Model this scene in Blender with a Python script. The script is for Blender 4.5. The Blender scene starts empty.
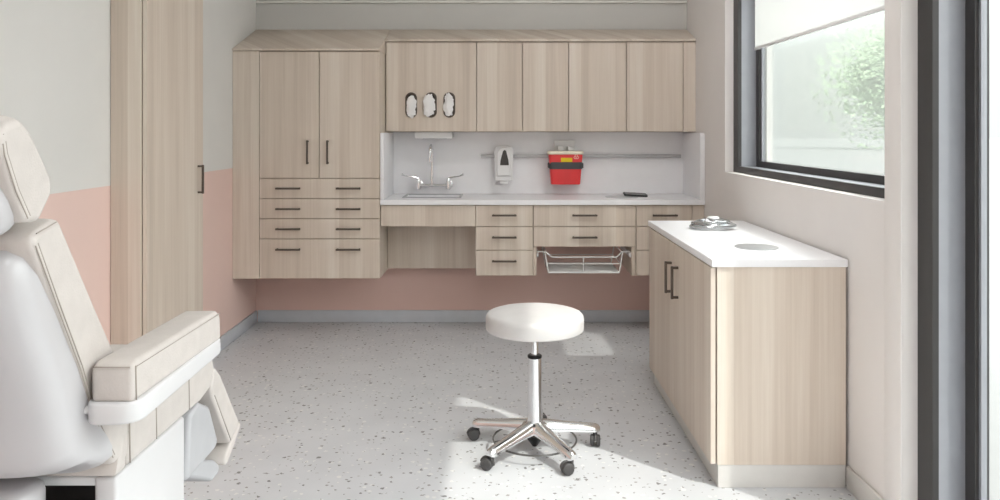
import bpy, bmesh, math, random
from mathutils import Vector, Matrix, noise
random.seed(7)
S = bpy.context.scene
COL = S.collection
F, CX, CY, EYE = 780.0, 499.5, 130.0, 1.37      # focal length in pixels, principal point, camera height


def wx(px, Y): return (px - CX) * Y / F
def wz(py, Y): return EYE - (py - CY) * Y / F

# ------------------------------------------------------------------ materials
def lin(c):
    return tuple(((v / 255) / 12.92 if v / 255 <= .04045 else ((v / 255 + .055) / 1.055) ** 2.4) for v in c) + (1,)


def newmat(name):
    m = bpy.data.materials.new(name); m.use_nodes = True
    nt = m.node_tree
    return m, nt, nt.nodes['Principled BSDF']


def N(nt, t, **kw):
    n = nt.nodes.new(t)
    for k, v in kw.items():
        if k in n.inputs: n.inputs[k].default_value = v
        else: setattr(n, k, v)
    return n


def pos(nt, scale=(1, 1, 1)):
    g = N(nt, 'ShaderNodeNewGeometry')
    mp = N(nt, 'ShaderNodeMapping'); mp.inputs['Scale'].default_value = scale
    nt.links.new(g.outputs['Position'], mp.inputs['Vector'])
    return mp.outputs['Vector']


def ramp(nt, fac, stops):
    r = N(nt, 'ShaderNodeValToRGB')
    e = r.color_ramp.elements
    while len(e) < len(stops): e.new(.5)
    for i, (p, c) in enumerate(stops):
        e[i].position = p; e[i].color = c
    nt.links.new(fac, r.inputs['Fac'])
    return r.outputs['Color']


def plain(name, rgb, rough=.5, metal=0, spec=.5, var=.03, vscale=14, bump=0, bscale=200, coat=0):
    """paint, plastic, metal: a base colour with faint procedural variation and an optional fine bump"""
    m, nt, b = newmat(name)
    nz = N(nt, 'ShaderNodeTexNoise', Scale=vscale, Detail=3.0)
    nt.links.new(pos(nt), nz.inputs['Vector'])
    c = lin(rgb)
    lo = tuple(v * (1 - var) for v in c[:3]) + (1,); hi = tuple(min(1, v * (1 + var)) for v in c[:3]) + (1,)
    nt.links.new(ramp(nt, nz.outputs['Fac'], [(.3, lo), (.7, hi)]), b.inputs['Base Color'])
    b.inputs['Roughness'].default_value = rough; b.inputs['Metallic'].default_value = metal
    b.inputs['Specular IOR Level'].default_value = spec
    b.inputs['Coat Weight'].default_value = coat
    if bump:
        n2 = N(nt, 'ShaderNodeTexNoise', Scale=bscale, Detail=4.0)
        nt.links.new(pos(nt), n2.inputs['Vector'])
        bp = N(nt, 'ShaderNodeBump', Strength=bump, Distance=.002)
        nt.links.new(n2.outputs['Fac'], bp.inputs['Height'])
        nt.links.new(bp.outputs['Normal'], b.inputs['Normal'])
    return m


def wood_mat(name, tint=(1, 1, 1), seed=0.0):
    m, nt, b = newmat(name)
    g = N(nt, 'ShaderNodeNewGeometry')
    sp = N(nt, 'ShaderNodeSeparateXYZ'); nt.links.new(g.outputs['Position'], sp.inputs[0])
    u = N(nt, 'ShaderNodeMath', operation='MULTIPLY_ADD'); u.inputs[1].default_value = .93
    nt.links.new(sp.outputs['Y'], u.inputs[0]); nt.links.new(sp.outputs['X'], u.inputs[2])
    u2 = N(nt, 'ShaderNodeMath', operation='ADD'); u2.inputs[1].default_value = seed
    nt.links.new(u.outputs[0], u2.inputs[0])
    def vec(su, sz):
        a = N(nt, 'ShaderNodeMath', operation='MULTIPLY'); a.inputs[1].default_value = su
        c = N(nt, 'ShaderNodeMath', operation='MULTIPLY'); c.inputs[1].default_value = sz
        nt.links.new(u2.outputs[0], a.inputs[0]); nt.links.new(sp.outputs['Z'], c.inputs[0])
        v = N(nt, 'ShaderNodeCombineXYZ')
        nt.links.new(a.outputs[0], v.inputs[0]); nt.links.new(c.outputs[0], v.inputs[2])
        return v.outputs[0]
    # staves: random tone per 85 mm strip, edges wandering slightly
    st = N(nt, 'ShaderNodeTexVoronoi', voronoi_dimensions='1D'); st.inputs['Scale'].default_value = 12.0
    nt.links.new(u2.outputs[0], st.inputs['W'])
    broad = N(nt, 'ShaderNodeTexNoise', Scale=1.0, Detail=2.0); nt.links.new(vec(16, .7), broad.inputs['Vector'])
    fine = N(nt, 'ShaderNodeTexNoise', Scale=1.0, Detail=5.0, Roughness=.65); nt.links.new(vec(190, 4.2), fine.inputs['Vector'])
    streak = N(nt, 'ShaderNodeTexNoise', Scale=1.0, Detail=2.0); nt.links.new(vec(70, 1.3), streak.inputs['Vector'])
    sc = N(nt, 'ShaderNodeSeparateColor'); nt.links.new(st.outputs['Color'], sc.inputs[0])
    def mul(x, k):
        a = N(nt, 'ShaderNodeMath', operation='MULTIPLY'); a.inputs[1].default_value = k
        nt.links.new(x, a.inputs[0]); return a.outputs[0]
    def add(x, y):
        a = N(nt, 'ShaderNodeMath', operation='ADD'); nt.links.new(x, a.inputs[0]); nt.links.new(y, a.inputs[1]); return a.outputs[0]
    f = add(add(mul(sc.outputs[0], .21), mul(broad.outputs['Fac'], .36)), add(mul(fine.outputs['Fac'], .16), mul(streak.outputs['Fac'], .26)))
    t = lambda c: tuple(a * k for a, k in zip(lin(c)[:3], tint)) + (1,)
    col = ramp(nt, f, [(.26, t((198, 183, 168))), (.42, t((212, 197, 182))), (.56, t((222, 209, 195))), (.74, t((232, 222, 210)))])
    nt.links.new(col, b.inputs['Base Color'])
    b.inputs['Roughness'].default_value = .45
    bp = N(nt, 'ShaderNodeBump', Strength=.12, Distance=.001)
    nt.links.new(fine.outputs['Fac'], bp.inputs['Height']); nt.links.new(bp.outputs['Normal'], b.inputs['Normal'])
    return m


def floor_mat():
    m, nt, b = newmat('terrazzo_vinyl')
    def chips(scale, keep, size, seed):
        v = N(nt, 'ShaderNodeTexVoronoi'); v.inputs['Scale'].default_value = scale
        nz = N(nt, 'ShaderNodeTexNoise', Scale=scale * 2.2, Detail=1.0)
        p = pos(nt, (1, 1, 0)); 
        ad = N(nt, 'ShaderNodeVectorMath', operation='ADD'); ad.inputs[1].default_value = (seed, seed * 1.7, 0)
        nt.links.new(p, ad.inputs[0]); nt.links.new(ad.outputs[0], nz.inputs['Vector'])
        mx = N(nt, 'ShaderNodeVectorMath', operation='MULTIPLY_ADD')
        mx.inputs[1].default_value = (.6 / scale,) * 3
        nt.links.new(nz.outputs['Color'], mx.inputs[0]); nt.links.new(ad.outputs[0], mx.inputs[2])
        nt.links.new(mx.outputs[0], v.inputs['Vector'])
        s = N(nt, 'ShaderNodeSeparateColor'); nt.links.new(v.outputs['Color'], s.inputs[0])
        # radius shrinks with a random number, so chips differ in size
        r = N(nt, 'ShaderNodeMath', operation='MULTIPLY_ADD'); r.inputs[1].default_value = size * .7; r.inputs[2].default_value = size * .5
        nt.links.new(s.outputs[1], r.inputs[0])
        lt = N(nt, 'ShaderNodeMath', operation='LESS_THAN'); nt.links.new(v.outputs['Distance'], lt.inputs[0]); nt.links.new(r.outputs[0], lt.inputs[1])
        k = N(nt, 'ShaderNodeMath', operation='LESS_THAN'); k.inputs[1].default_value = keep; nt.links.new(s.outputs[0], k.inputs[0])
        mk = N(nt, 'ShaderNodeMath', operation='MULTIPLY'); nt.links.new(lt.outputs[0], mk.inputs[0]); nt.links.new(k.outputs[0], mk.inputs[1])
        return mk.outputs[0], s.outputs[2]
    nz = N(nt, 'ShaderNodeTexNoise', Scale=5.0, Detail=4.0); nt.links.new(pos(nt), nz.inputs['Vector'])
    col = ramp(nt, nz.outputs['Fac'], [(.3, lin((207, 208, 211))), (.7, lin((214, 215, 218)))])
    for scale, keep, size, seed, stops in (
            (36, .30, .30, 3.1, [(.0, lin((229, 229, 228))), (1., lin((222, 221, 220)))]),
            (29, .40, .23, 0.0, [(.0, lin((120, 119, 120))), (.55, lin((142, 140, 139))), (.85, lin((158, 145, 136))), (1., lin((170, 166, 160)))]),
            (46, .30, .26, 9.4, [(.0, lin((150, 149, 149))), (1., lin((178, 172, 166)))])):
        mk, rnd = chips(scale, keep, size, seed)
        cc = ramp(nt, rnd, stops)
        mix = N(nt, 'ShaderNodeMix', data_type='RGBA')
        nt.links.new(mk, mix.inputs['Factor']); nt.links.new(col, mix.inputs['A']); nt.links.new(cc, mix.inputs['B'])
        col = mix.outputs['Result']
    nt.links.new(col, b.inputs['Base Color'])
    b.inputs['Roughness'].default_value = .42
    b.inputs['Specular IOR Level'].default_value = .35
    return m


def wall_mat(name, upper, lower=None, split=1.122):
    m, nt, b = newmat(name)
    nz = N(nt, 'ShaderNodeTexNoise', Scale=3.0, Detail=3.0); nt.links.new(pos(nt), nz.inputs['Vector'])
    def tone(c):
        c = lin(c); return ramp(nt, nz.outputs['Fac'], [(.3, tuple(v * .985 for v in c[:3]) + (1,)), (.7, tuple(min(1, v * 1.015) for v in c[:3]) + (1,))])
    col = tone(upper)
    if lower:
        g = N(nt, 'ShaderNodeNewGeometry'); sp = N(nt, 'ShaderNodeSeparateXYZ'); nt.links.new(g.outputs['Position'], sp.inputs[0])
        lt = N(nt, 'ShaderNodeMath', operation='LESS_THAN'); lt.inputs[1].default_value = split
        nt.links.new(sp.outputs['Z'], lt.inputs[0])
        mix = N(nt, 'ShaderNodeMix', data_type='RGBA')
        nt.links.new(lt.outputs[0], mix.inputs['Factor']); nt.links.new(col, mix.inputs['A']); nt.links.new(tone(lower), mix.inputs['B'])
        col = mix.outputs['Result']
    nt.links.new(col, b.inputs['Base Color'])
    b.inputs['Roughness'].default_value = .75; b.inputs['Specular IOR Level'].default_value = .25
    n2 = N(nt, 'ShaderNodeTexNoise', Scale=260.0, Detail=2.0); nt.links.new(pos(nt), n2.inputs['Vector'])
    bp = N(nt, 'ShaderNodeBump', Strength=.06, Distance=.001)
    nt.links.new(n2.outputs['Fac'], bp.inputs['Height']); nt.links.new(bp.outputs['Normal'], b.inputs['Normal'])
    return m


def glass_mat(name, frost):
    m = bpy.data.materials.new(name); m.use_nodes = True
    nt = m.node_tree; nt.nodes.remove(nt.nodes['Principled BSDF'])
    out = nt.nodes['Material Output']
    tr = N(nt, 'ShaderNodeBsdfTransparent'); tr.inputs['Color'].default_value = (.95, .97, .96, 1)
    gl = N(nt, 'ShaderNodeBsdfGlossy'); gl.inputs['Roughness'].default_value = .05
    lw = N(nt, 'ShaderNodeLayerWeight'); lw.inputs['Blend'].default_value = .12
    body = tr.outputs[0]
    if frost:                      # the room-side face is frosted, the outer face stays clear
        rf = N(nt, 'ShaderNodeBsdfRefraction'); rf.inputs['Roughness'].default_value = .95; rf.inputs['IOR'].default_value = 1.16
        rf.inputs['Color'].default_value = (.70, .735, .71, 1)
        mx = N(nt, 'ShaderNodeMixShader'); mx.inputs[0].default_value = frost
        nt.links.new(tr.outputs[0], mx.inputs[1]); nt.links.new(rf.outputs[0], mx.inputs[2]); body = mx.outputs[0]
    m2 = N(nt, 'ShaderNodeMixShader')
    sc = N(nt, 'ShaderNodeMath', operation='MULTIPLY'); sc.inputs[1].default_value = .35
    nt.links.new(lw.outputs['Fresnel'], sc.inputs[0]); nt.links.new(sc.outputs[0], m2.inputs[0])
    nt.links.new(body, m2.inputs[1]); nt.links.new(gl.outputs[0], m2.inputs[2])
    nt.links.new(m2.outputs[0], out.inputs['Surface'])
    return m


def blind_mat():
    m = bpy.data.materials.new('blind_fabric'); m.use_nodes = True
    nt = m.node_tree; b = nt.nodes['Principled BSDF']; out = nt.nodes['Material Output']
    wv = N(nt, 'ShaderNodeTexNoise', Scale=350.0, Detail=1.0); nt.links.new(pos(nt), wv.inputs['Vector'])
    nt.links.new(ramp(nt, wv.outputs['Fac'], [(.3, (.84, .84, .83, 1)), (.7, (.9, .9, .89, 1))]), b.inputs['Base Color'])
    b.inputs['Roughness'].default_value = .8
    tl = N(nt, 'ShaderNodeBsdfTranslucent'); tl.inputs['Color'].default_value = (.9, .9, .89, 1)
    mx = N(nt, 'ShaderNodeMixShader'); mx.inputs[0].default_value = .6
    nt.links.new(b.outputs[0], mx.inputs[1]); nt.links.new(tl.outputs[0], mx.inputs[2]); nt.links.new(mx.outputs[0], out.inputs['Surface'])
    return m


def emit_mat(name, strength):
    m = bpy.data.materials.new(name); m.use_nodes = True
    nt = m.node_tree; nt.nodes.remove(nt.nodes['Principled BSDF'])
    e = N(nt, 'ShaderNodeEmission'); e.inputs['Color'].default_value = (1, .99, .985, 1); e.inputs['Strength'].default_value = strength
    nt.links.new(e.outputs[0], nt.nodes['Material Output'].inputs['Surface'])
    return m


M = dict(
    wood=wood_mat('light_ash_laminate'),
    floor=floor_mat(),
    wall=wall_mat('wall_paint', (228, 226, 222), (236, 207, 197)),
    wall_back=wall_mat('wall_paint_back_shaded', (203, 201, 197), (230, 198, 188)),  # same paint darkened, the back wall's dimmer light put into its colour
    wall_right=wall_mat('taupe_wall_paint', (238, 233, 230)),
    ceiling=plain('ceiling_paint', (236, 235, 232), .8),
    trim=plain('white_trim_paint', (236, 234, 228), .5),
    base=plain('grey_vinyl_skirting', (204, 207, 213), .5),
    plinth=plain('pale_vinyl_skirting', (218, 215, 211), .5),
    white=plain('white_solid_surface', (246, 245, 247), .35, var=.01),
    handle=plain('dark_bronze_metal', (92, 80, 71), .45, metal=.25),
    frame=plain('charcoal_aluminium', (62, 60, 60), .45, metal=.2),
    jamb=plain('grey_anodised_aluminium', (150, 152, 158), .45, metal=.15),
    chrome=plain('polished_chrome', (236, 236, 237), .14, metal=1, var=.01),
    steel=plain('brushed_steel', (216, 217, 218), .35, metal=.9, var=.04, vscale=60),
    caster=plain('grey_caster_plastic', (74, 72, 72), .5),
    black=plain('black_plastic', (26, 26, 27), .35),
    ring=plain('dark_foot_ring_metal', (120, 118, 116), .3, metal=.8),
    vinyl=plain('beige_upholstery', (200, 193, 188), .55, bump=.25, bscale=260, var=.035, vscale=30),
    stitch=plain('taupe_stitching', (170, 161, 152), .7),
    seat=plain('white_vinyl', (214, 211, 210), .45, bump=.1, bscale=300),
    shell=plain('glossy_white_shell', (192, 190, 192), .28, coat=.3, var=.008),
    plast=plain('white_plastic', (238, 237, 237), .35, var=.01),
    housing=plain('white_moulded_housing', (212, 211, 212), .35, var=.01),
    grey_and_shade_plast=plain('pale_grey_and_shade_plastic', (182, 182, 185), .4),  # grey parts, and white plastic in shade on the leg rest
    dark=plain('dark_recess', (58, 55, 54), .7),
    red=plain('red_polypropylene', (230, 60, 62), .3, var=.05),
    cream=plain('cream_plastic', (243, 234, 212), .4),
    strap=plain('charcoal_webbing', (70, 70, 72), .6),
    yellow=plain('yellow_label', (232, 200, 20), .5),
    mark=plain('pale_pink_print', (246, 205, 190), .5),
    glove=plain('white_glove_latex', (243, 241, 240), .55),
    soap=plain('smoky_window_plastic', (66, 64, 62), .2),
    rail=plain('aluminium_rail', (196, 196, 198), .4, metal=.3),
    tube=plain('glossy_grey_tubing', (178, 181, 183), .15, metal=.8),
    wire=plain('white_coated_wire', (236, 235, 233), .35),
    paving=plain('pale_paving', (116, 116, 115), .9),
    lawn=plain('lawn', (150, 182, 128), .9, var=.2, vscale=2),
    leaf=plain('pale_leaves', (160, 180, 146), .7, var=.05, vscale=1.2),
    bark=plain('bark', (130, 116, 102), .9),
    frost=glass_mat('frosted_glass', .5),
    clear=glass_mat('clear_glass', 0),
    blind=blind_mat(),
    fill_lamp=emit_mat('fill_light_diffuser', 11.0),  # glow of the added ceiling fill panels
)


# ------------------------------------------------------------------ mesh builder
class MB:
    def __init__(s): s.bm = bmesh.new()

    def merge(s, b):
        me = bpy.data.meshes.new('t'); b.to_mesh(me); b.free(); s.bm.from_mesh(me); bpy.data.meshes.remove(me)
        return s

    def box(s, x0, x1, y0, y1, z0, z1, bev=0, seg=2):
        b = bmesh.new(); bmesh.ops.create_cube(b, size=1)
        for v in b.verts:
            v.co = Vector(((x0 + x1) / 2 + v.co.x * (x1 - x0), (y0 + y1) / 2 + v.co.y * (y1 - y0), (z0 + z1) / 2 + v.co.z * (z1 - z0)))
        if bev: bmesh.ops.bevel(b, geom=b.edges[:], offset=bev, segments=seg, affect='EDGES', profile=.5)
        return s.merge(b)

    def prism(s, pts, axis, a0, a1, bev=0, seg=3, sub=0, fn=None):
        """closed outline extruded along an axis ('x': pts are (y,z); 'y': (x,z); 'z': (x,y))"""
        b = bmesh.new()
        def P(p, a): return Vector((a, p[0], p[1])) if axis == 'x' else Vector((p[0], a, p[1])) if axis == 'y' else Vector((p[0], p[1], a))
        n = len(pts); k = sub + 2
        rows = [[b.verts.new(P(p, a0 + (a1 - a0) * i / (k - 1))) for p in pts] for i in range(k)]
        for i in range(k - 1):
            for j in range(n):
                b.faces.new((rows[i][j], rows[i][(j + 1) % n], rows[i + 1][(j + 1) % n], rows[i + 1][j]))
        b.faces.new(rows[0][::-1]); b.faces.new(rows[-1])
        bmesh.ops.recalc_face_normals(b, faces=b.faces[:])
        if bev:
            ed = [e for e in b.edges if len(e.link_faces) == 2 and e.calc_face_angle(0) > .3]
            bmesh.ops.bevel(b, geom=ed, offset=bev, segments=seg, affect='EDGES', profile=.5, clamp_overlap=True)
        if fn:
            for v in b.verts: fn(v.co)
        return s.merge(b)

    def lathe(s, prof, c=(0, 0, 0), seg=40, rot=None):
        b = bmesh.new(); rows = []
        for r, z in prof:
            rows.append([b.verts.new((max(r, 1e-5) * math.cos(2 * math.pi * i / seg), max(r, 1e-5) * math.sin(2 * math.pi * i / seg), z)) for i in range(seg)])
        for a, d in zip(rows, rows[1:]):
            for i in range(seg): b.faces.new((a[i], a[(i + 1) % seg], d[(i + 1) % seg], d[i]))
        b.faces.new(rows[0][::-1]); b.faces.new(rows[-1])
        bmesh.ops.remove_doubles(b, verts=b.verts[:], dist=2e-5)
        bmesh.ops.recalc_face_normals(b, faces=b.faces[:])
        for v in b.verts:
            co = v.co.copy()
            if rot is not None: co = rot @ co
            v.co = co + Vector(c)
        return s.merge(b)

    def tube(s, pts, r, seg=10, closed=False, rs=None):
        b = bmesh.new(); P = [Vector(p) for p in pts]; n = len(P); rows = []
        up = None
        for i, p in enumerate(P):
            if closed: t = P[(i + 1) % n] - P[i - 1]
            else: t = P[min(i + 1, n - 1)] - P[max(i - 1, 0)]
            t.normalize()
            if up is None:
                up = Vector((0, 0, 1)) if abs(t.z) < .9 else Vector((1, 0, 0))
            up = (up - t * up.dot(t))
            if up.length < 1e-4: up = t.orthogonal()
            up.normalize(); sd = t.cross(up)
            rr = rs[i] if rs else r
            rows.append([b.verts.new(p + (up * math.cos(2 * math.pi * j / seg) + sd * math.sin(2 * math.pi * j / seg)) * rr) for j in range(seg)])
        pairs = list(zip(rows, rows[1:])) + ([(rows[-1], rows[0])] if closed else [])
        for a, d in pairs:
            for j in range(seg): b.faces.new((a[j], a[(j + 1) % seg], d[(j + 1) % seg], d[j]))
        if not closed: b.faces.new(rows[0][::-1]); b.faces.new(rows[-1])
        bmesh.ops.recalc_face_normals(b, faces=b.faces[:])
        return s.merge(b)

    def build(s, name, mat, parent=None, smooth=35):
        me = bpy.data.meshes.new(name)
        off = Vector((0, 0, 0)); p = parent
        while p is not None: off += p.location; p = p.parent
        for v in s.bm.verts: v.co -= off
        s.bm.to_mesh(me); s.bm.free()
        me.materials.append(M[mat] if isinstance(mat, str) else mat)
        if smooth:
            me.polygons.foreach_set('use_smooth', [True] * len(me.polygons))
            me.set_sharp_from_angle(angle=math.radians(smooth))
        for p in me.polygons:
            if len(p.vertices) > 4: p.use_smooth = False
        o = bpy.data.objects.new(name, me); COL.objects.link(o)
        if parent is not None: o.parent = parent
        return o


def tag(o, label, cat, group=None):
    o['label'] = label; o['category'] = cat
    if group: o['group'] = group
    return o


def thing(name, loc, label, cat, group=None):
    o = bpy.data.objects.new(name, None); COL.objects.link(o); o.location = loc; o.empty_display_size = .1
    return tag(o, label, cat, group)


def struct(o): o['kind'] = 'structure'; return o


def box(x0, x1, y0, y1, z0, z1, bev=0, seg=2): return MB().box(x0, x1, y0, y1, z0, z1, bev, seg)


def stadium(cx, cz, hw, hh, n=10):
    pts = []
    for i in range(n + 1):
        a = math.pi * i / n; pts.append((cx + hw * math.cos(a), cz + (hh - hw) + hw * math.sin(a)))
    for i in range(n + 1):
        a = math.pi + math.pi * i / n; pts.append((cx + hw * math.cos(a), cz - (hh - hw) + hw * math.sin(a)))
    return pts


def rrect(x0, x1, z0, z1, r, n=6):
    pts = []
    for cx, cz, a0 in ((x1 - r, z1 - r, 0), (x0 + r, z1 - r, 90), (x0 + r, z0 + r, 180), (x1 - r, z0 + r, 270)):
        for i in range(n + 1):
            a = math.radians(a0 + 90 * i / n); pts.append((cx + r * math.cos(a), cz + r * math.sin(a)))
    return pts


# ------------------------------------------------------------------ room shell
XL, XR, YB, YF, ZC = -1.737, 1.338, 5.566, -1.9, 3.34
XO = 1.62                                   # outer face of the right wall
W1A, W1B, W1S, W1H = 2.70, 4.628, 1.122, 2.45   # window 1: near, far, sill, head
W2A, W2B, W2H = -1.2, 2.59, 3.17                # window 2 (floor to head)

struct(box(XL - .15, XO, YF - .15, YB + .15, -.12, 0).build('floor', 'floor'))
struct(box(XL - .15, XO, YF - .15, YB + .15, ZC, ZC + .1).build('ceiling', 'ceiling'))
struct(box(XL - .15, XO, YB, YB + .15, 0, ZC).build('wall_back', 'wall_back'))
struct(box(XL - .15, XL, YF, YB, 0, ZC).build('wall_left', 'wall'))
struct(box(XL - .15, XO, YF - .15, YF, 0, ZC).build('wall_front', 'wall'))
w = MB()
w.box(XR, XO, W1B, YB, 0, ZC)               # beyond window 1
w.box(XR, XO, W1A, W1B, 0, W1S)             # below it
w.box(XR, XO, W1A, W1B, W1H, ZC)
w.box(XR, XO, W2B, W1A, 0, ZC)              # pier between the windows
w.box(XR, XO, W2A, W2B, W2H, ZC)
w.box(XR, XO, YF, W2A, 0, ZC)
struct(w.build('wall_right', 'wall_right'))
struct(box(XR - .006, XR, W2B, W1A, .09, ZC - .02, .002).build('trim_2', 'wall_right'))   # facing board on the pier

zt = wz(2.2, YB)
struct(box(XL + .002, XR - .002, YB - .022, YB - .001, zt - .007, zt + .007, .003).build('trim_1', 'trim'))
BH = .086
struct(box(XL + .0155, XR - .002, YB - .014, YB - .001, .001, BH, .003).build('baseboard_back', 'base'))
b = MB(); b.box(XL + .001, XL + .014, YF + .02, 3.47, .001, BH, .003); b.box(XL + .001, XL + .014, 4.185, YB - .016, .001, BH, .003)
struct(b.build('baseboard_left', 'base'))
b = MB(); b.box(XR - .014, XR - .001, W2B + .0, 2.98, .001, BH, .003)
struct(b.build('baseboard_right', 'plinth'))


def window(name, ya, yb, zs, zh, pane, jw=.09, sw=.05, low=.037):
    XF0, XF1, XS0, XS1 = XR + .05, XR + .155, XR + .155, XR + .20
    fr = MB()
    fr.box(XF0, XF0 + .02, yb - jw, yb - .001, zs + .001, zh - .001)       # front flanges
    fr.box(XF0, XF0 + .02, ya + .001, ya + jw, zs + .001, zh - .001)
    fr.box(XF0, XF0 + .02, ya + jw, yb - jw, zs + .001, zs + low)
    fr.box(XF0, XF0 + .02, ya + jw, yb - jw, zh - low, zh - .001)
    root = struct(fr.build(name, 'frame'))
    jb = MB()                                                             # grey inner returns
    jb.box(XF0 + .02, XF1, yb - jw, yb - .001, zs + .001, zh - .001)
    jb.box(XF0 + .02, XF1, ya + .001, ya + jw, zs + .001, zh - .001)
    jb.box(XF0 + .02, XF1, ya + jw, yb - jw, zs + .001, zs + low - .002)
    jb.box(XF0 + .02, XF1, ya + jw, yb - jw, zh - low + .002, zh - .001)
    jb.build('jamb_lining', 'jamb', root)
    sh = MB()
    a, c, lo, hi = ya + .001, yb - .001, zs + .001, zh - .001
    sh.box(XS0, XS1, c - jw - sw, c, lo, hi); sh.box(XS0, XS1, a, a + jw + sw, lo, hi)
    sh.box(XS0, XS1, a + jw + sw, c - jw - sw, lo, lo + low + sw * .62); sh.box(XS0, XS1, a + jw + sw, c - jw - sw, hi - low - sw, hi)
    sh.build('sash', 'frame', root)
    gk = MB()
    y0, y1, z0, z1 = a + jw + sw, c - jw - sw, lo + low + sw * .62, hi - low - sw
    for q in ((y1 - .012, y1, z0, z1), (y0, y0 + .012, z0, z1)): gk.box(XS0 + .012, XS0 + .03, *q)
    gk.build('glazing_bead', 'jamb', root)
    pn = box(XS0 + .018, XS0 + .026, y0 + .001, y1 - .001, z0 + .001, z1 - .001).build('pane', pane, root, 0)
    if pane == 'frost':
        pn.data.materials.append(M['clear'])
        for p in pn.data.polygons: p.material_index = 0 if p.normal.x < -.9 else 1
    return root


window('window_1', W1A, W1B, W1S, W1H, 'frost')
window('window_2', W2A, W2B, .0, W2H, 'clear')

# roller blind pulled part way down over window 1
XBL = XR + .112
rb = thing('roller_blind', (XBL, 3.66, 1.825), 'white fabric roller blind pulled part way down over the window', 'blind')
box(XBL - .0012, XBL + .0012, W1A + .095, W1B - .205, 1.838, 2.36).build('fabric', 'blind', rb)
box(XBL - .007, XBL + .007, W1A + .095, W1B - .205, 1.822, 1.838, .003).build('bottom_bar', 'plast', rb)
MB().tube([(XBL, W1A + .095, 2.375), (XBL, W1B - .205, 2.375)], .02, 16).build('roller', 'plast', rb)


# ------------------------------------------------------------------ cabinet helpers
def handle_h(x0, x1, z, yf, parent, m='handle'):
    """bar handle on a front that faces -Y"""
    h = MB(); h.box(x0, x1, yf - .030, yf - .020, z - .006, z + .006, .002)
    for x in (x0 + .004, x1 - .014): h.box(x, x + .010, yf - .022, yf, z - .0055, z + .0055, .0015)
    return h.build('handle', m, parent)


def handle_v(x, z0, z1, yf, parent):
    h = MB(); h.box(x - .006, x + .006, yf - .030, yf - .020, z0, z1, .002)
    for z in (z0 + .002, z1 - .012): h.box(x - .0055, x + .0055, yf - .022, yf, z, z + .010, .0015)
    return h.build('handle', 'handle', parent)


G = .0024
FT = .019
def front(name, x0, x1, z0, z1, yf, parent, mat='wood'):
    return box(x0 + G, x1 - G, yf, yf + FT, z0 + G, z1 - G, .0012, 1).build(name, mat, parent)


# tall cabinet, left end of the back wall
YT = 5.07
zT = lambda y: wz(y, YT); xT = lambda x: wx(x, YT)
XTR = xT(379.7); XTF = xT(259.3); XTM = xT(319.2)
t = thing('tall_cabinet', (-1.17, 5.3, zT(278.8)), 'tall wall-hung wood cabinet with two doors above four wide drawers', 'cabinet')
c = MB()
c.box(XTF + .002, XTR - .0195, YT + FT + .003, YB - .0005, zT(278.8) + .001, zT(51))
c.build('carcass', 'wood', t)
box(XTR - .019, XTR, YT + FT + .001, YB - .0005, zT(278.8), zT(51)).build('end_panel', 'wood', t)
box(XL + .002, XTF - .001, YT + .001, YT + .022, zT(278.8), zT(51)).build('filler_panel', 'wood', t)
MB().prism([(YT - .012, zT(51) + .002), (YT - .012, zT(50)+.008), (YB - .002, wz(29.5, YB)), (YB - .002, zT(51) + .002)], 'x', XL + .002, XTR + .002, .003, 2).build('sloped_top', 'wood', t)
d = front('door', XTF, XTM, zT(178.3), zT(51.3), YT, t); handle_v(xT(307.9), zT(164), zT(140.3), YT, d)
d = front('door', XTM, XTR + .001, zT(178.3), zT(51.3), YT, t); handle_v(xT(328), zT(164), zT(140.3), YT, d)
for y0, y1, yh in ((178.3, 198.5, 188.3), (198.5, 218.6, 208.8), (218.6, 238.8, 228.8), (238.8, 278.8, 249.2)):
    d = front('drawer', XTF, XTR + .001, zT(y1), zT(y0), YT, t)
    handle_h(xT(276.3), xT(301), zT(yh), YT, d); handle_h(xT(336.5), xT(361), zT(yh), YT, d)

# wall cabinets
YU = 5.31
zU = lambda y: wz(y, YU); xU = lambda x: wx(x, YU)
U0, U1 = zU(131.7), zU(42)
def wall_unit(x0, x1, doors, label):
    t = thing('wall_cabinet', ((x0 + x1) / 2, 5.44, U0), label, 'cabinet', 'wood wall cabinets over the worktop')
    box(x0 + .001, x1 - .001, YU + FT + .003, YB - .0005, U0, U1).build('carcass', 'wood', t)
    ds = [front('door', a, bb, U0, U1, YU, t) for a, bb in doors]
    return t, ds
xa, xb, xc, xd, xe, xf = [xU(v) for v in (385.8, 476.7, 522.4, 568.6, 626.3, 683.3)]
gc, gd = wall_unit(xa, xb, [(xa, xb)], 'wood wall cabinet whose door has three black-rimmed oval glove openings')
wall_unit(xb, xd, [(xb, xc), (xc, xd)], 'narrower two-door wood wall cabinet above the soap dispenser')
wall_unit(xd, xf, [(xd, xe), (xe, xf)], 'wider two-door wood wall cabinet at the window end of the row')
tag(box(xf + .002, XR - .002, YU + .004, YU + .024, U0, U1).build('filler_strip', 'wood'), 'narrow wood filler strip between last wall cabinet and side wall', 'filler strip')
mb = MB()
def crown_round(co):
    k = max(0, co.x - (XR - .05)) / .05
    if k > 0: co.z -= .02 * k * k * max(0, min(1, (co.z - U1) / .03))
mb.prism([(YU - .014, U1 + .003), (YU - .014, U1 + .012), (YU + .0, U1 + .024), (YB - .002, wz(29.5, YB)), (YB - .002, U1 + .003)], 'x', XTR + .004, XR - .002, .003, 2)
tag(mb.build('cabinet_cornice', 'wood'), 'long sloped wood top running over the wall cabinets', 'cornice')

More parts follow.
